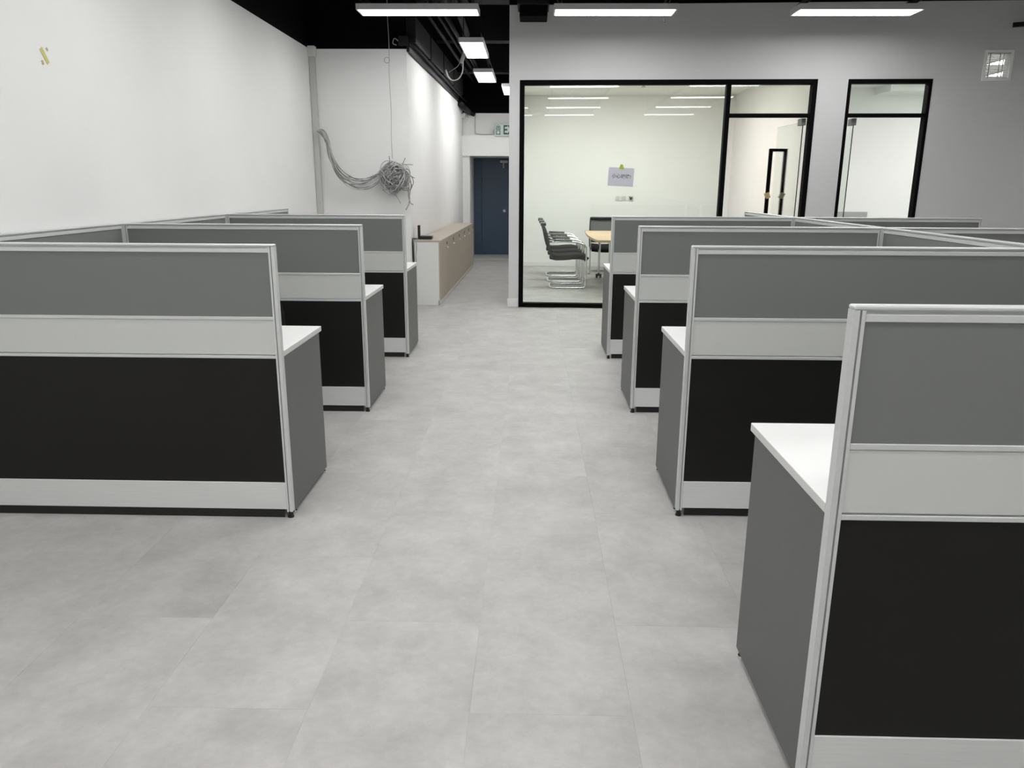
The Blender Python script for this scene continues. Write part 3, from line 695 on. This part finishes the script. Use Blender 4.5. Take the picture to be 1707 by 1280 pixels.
def cantilever_chair(label, loc, rz, group):
    """faces +x; 0.52 wide in y"""
    t = thing('visitor_chair', label, 'chair', loc, rz, group)
    W = .25; r = .0125
    path = []
    for s in (-1, 1):
        p = [(.02, s*W, .665), (.20, s*W, .672), (.40, s*W, .655), (.50, s*W, .60), (.512, s*W, .50), (.512, s*W, .30), (.512, s*W, .07), (.495, s*W, .022), (.44, s*W, r), (.2, s*W, r), (.06, s*W, r)]
        path.append(p)
    fr = smooth_path(path[0]+[(.012, -W+.06, r), (.0, -W+.12, r), (.0, W-.12, r), (.012, W-.06, r)]+path[1][::-1], 5)
    MB().tube(fr, r, 8).build('tube_frame', M['chrome'], t)
    for s in (-1, 1):
        MB().xbox(Matrix.Translation((.17, s*W, .688)) @ Matrix.Rotation(.03, 4, 'Y'), .27, .045, .022, bev=.008).build('armrest', M['plastic'], t)
        MB().cyl((.40, s*W, r-.012), (.40, s*W, r-.004), .015).cyl((.46, s*W, .001), (.46, s*W, .008), .016).build('foot', M['rubber'], t)
        MB().tube(smooth_path([(.03, s*.225, .43), (-.02, s*.225, .55), (-.03, s*.225, .665), (-.065, s*.22, .80), (-.115, s*.21, .90)]), .013, 8).build('back_upright', M['plastic'], t)
        MB().tube([(-.015, s*.225, .665), (.03, s*W, .665)], .010, 8).build('arm_joint', M['plastic'], t)
    g = [[(x, y, z-.018*math.cos(y/.225*PI/2)) for y in [-.225+.09*i for i in range(6)]] for x, z in ((.0, .455), (.08, .437), (.2, .44), (.32, .452), (.42, .455), (.50, .44), (.535, .41))]
    MB().sheet(g, .068).build('seat', M['seat'], t, smooth=True)
    g = [[(x-.02*math.cos(y/.21*PI/2), y, z) for y in [-.212+.0848*i for i in range(6)]] for x, z in ((.012, .50), (-.015, .58), (-.03, .66), (-.045, .73), (-.07, .81), (-.098, .87), (-.115, .905))]
    MB().sheet(g, .018).build('backrest', M['mesh'], t, smooth=True)
    MB().box(-.15, -.068, -.22, .22, .885, .925, bev=.014).build('back_top', M['plastic'], t)
    return t
CG = 'black mesh chairs lined up in the meeting room'
c1 = cantilever_chair('nearest black mesh cantilever chair in the meeting room row', (.283, 11.33, 0), .0, CG)
dup(c1, (.272, 12.09, 0), .0, 'middle black mesh chair of the meeting room row', CG)
dup(c1, (.262, 12.87, 0), .0, 'farthest black mesh chair of the meeting room row', CG)
ch = cantilever_chair('black chair with grey mesh back beyond the table', (1.24, 13.45, 0), -PI/2, CG)
for c in ch.children:
    if c.name.startswith('backrest'):
        c.data.materials[0] = M['greymesh']; c['label'] = 'grey mesh backrest'
# table
tb = thing('meeting_table', 'oak topped meeting table on chrome castor legs', 'table', (0, 0, 0))
top = []
for k in range(9):
    u = k/8; top.append((.905-.065*math.sin(u*PI*.62)/math.sin(PI*.5)*1.0, 10.35+u*2.25))
top = [(.93, 10.33)]+[(.905-.07*math.sin(PI*(.12+.75*k/8)), 10.35+2.25*k/8) for k in range(9)]+[(.87, 12.62), (2.9, 12.62), (2.95, 11.5), (2.9, 10.33)]
MB().prism(top, .712, .742).build('table_top', M['wood'], tb)
for x in (1.10, 2.7):
    for y in (10.75, 12.45):
        lg = MB().cyl((x, y, .08), (x, y, .712), .02, 16).build('leg', M['chrome'], tb)
        MB().cyl((x-.045, y, .0335), (x-.015, y, .0335), .033).cyl((x+.015, y, .0335), (x+.045, y, .0335), .033).cyl((x, y, .03), (x, y, .085), .014).build('castor', M['rubber'], lg)
    MB().box(x-.025, x+.025, 10.77, 12.43, .665, .712, bev=.004).build('under_rail', M['chrome'], tb)
# low grey screen in the second room
t = thing('standing_screen', 'low grey standing screen behind the narrow glass doorway', 'screen', (4.31, 10.62, 0), -.03)
MB().box(-.20, .20, -.015, .015, .06, 1.125, bev=.008).build('panel', M['screen'], t)
for sx in (-.15, .15): MB().box(sx-.02, sx+.02, -.2, .2, 0, .06, bev=.006).build('foot', M['plastic'], t)
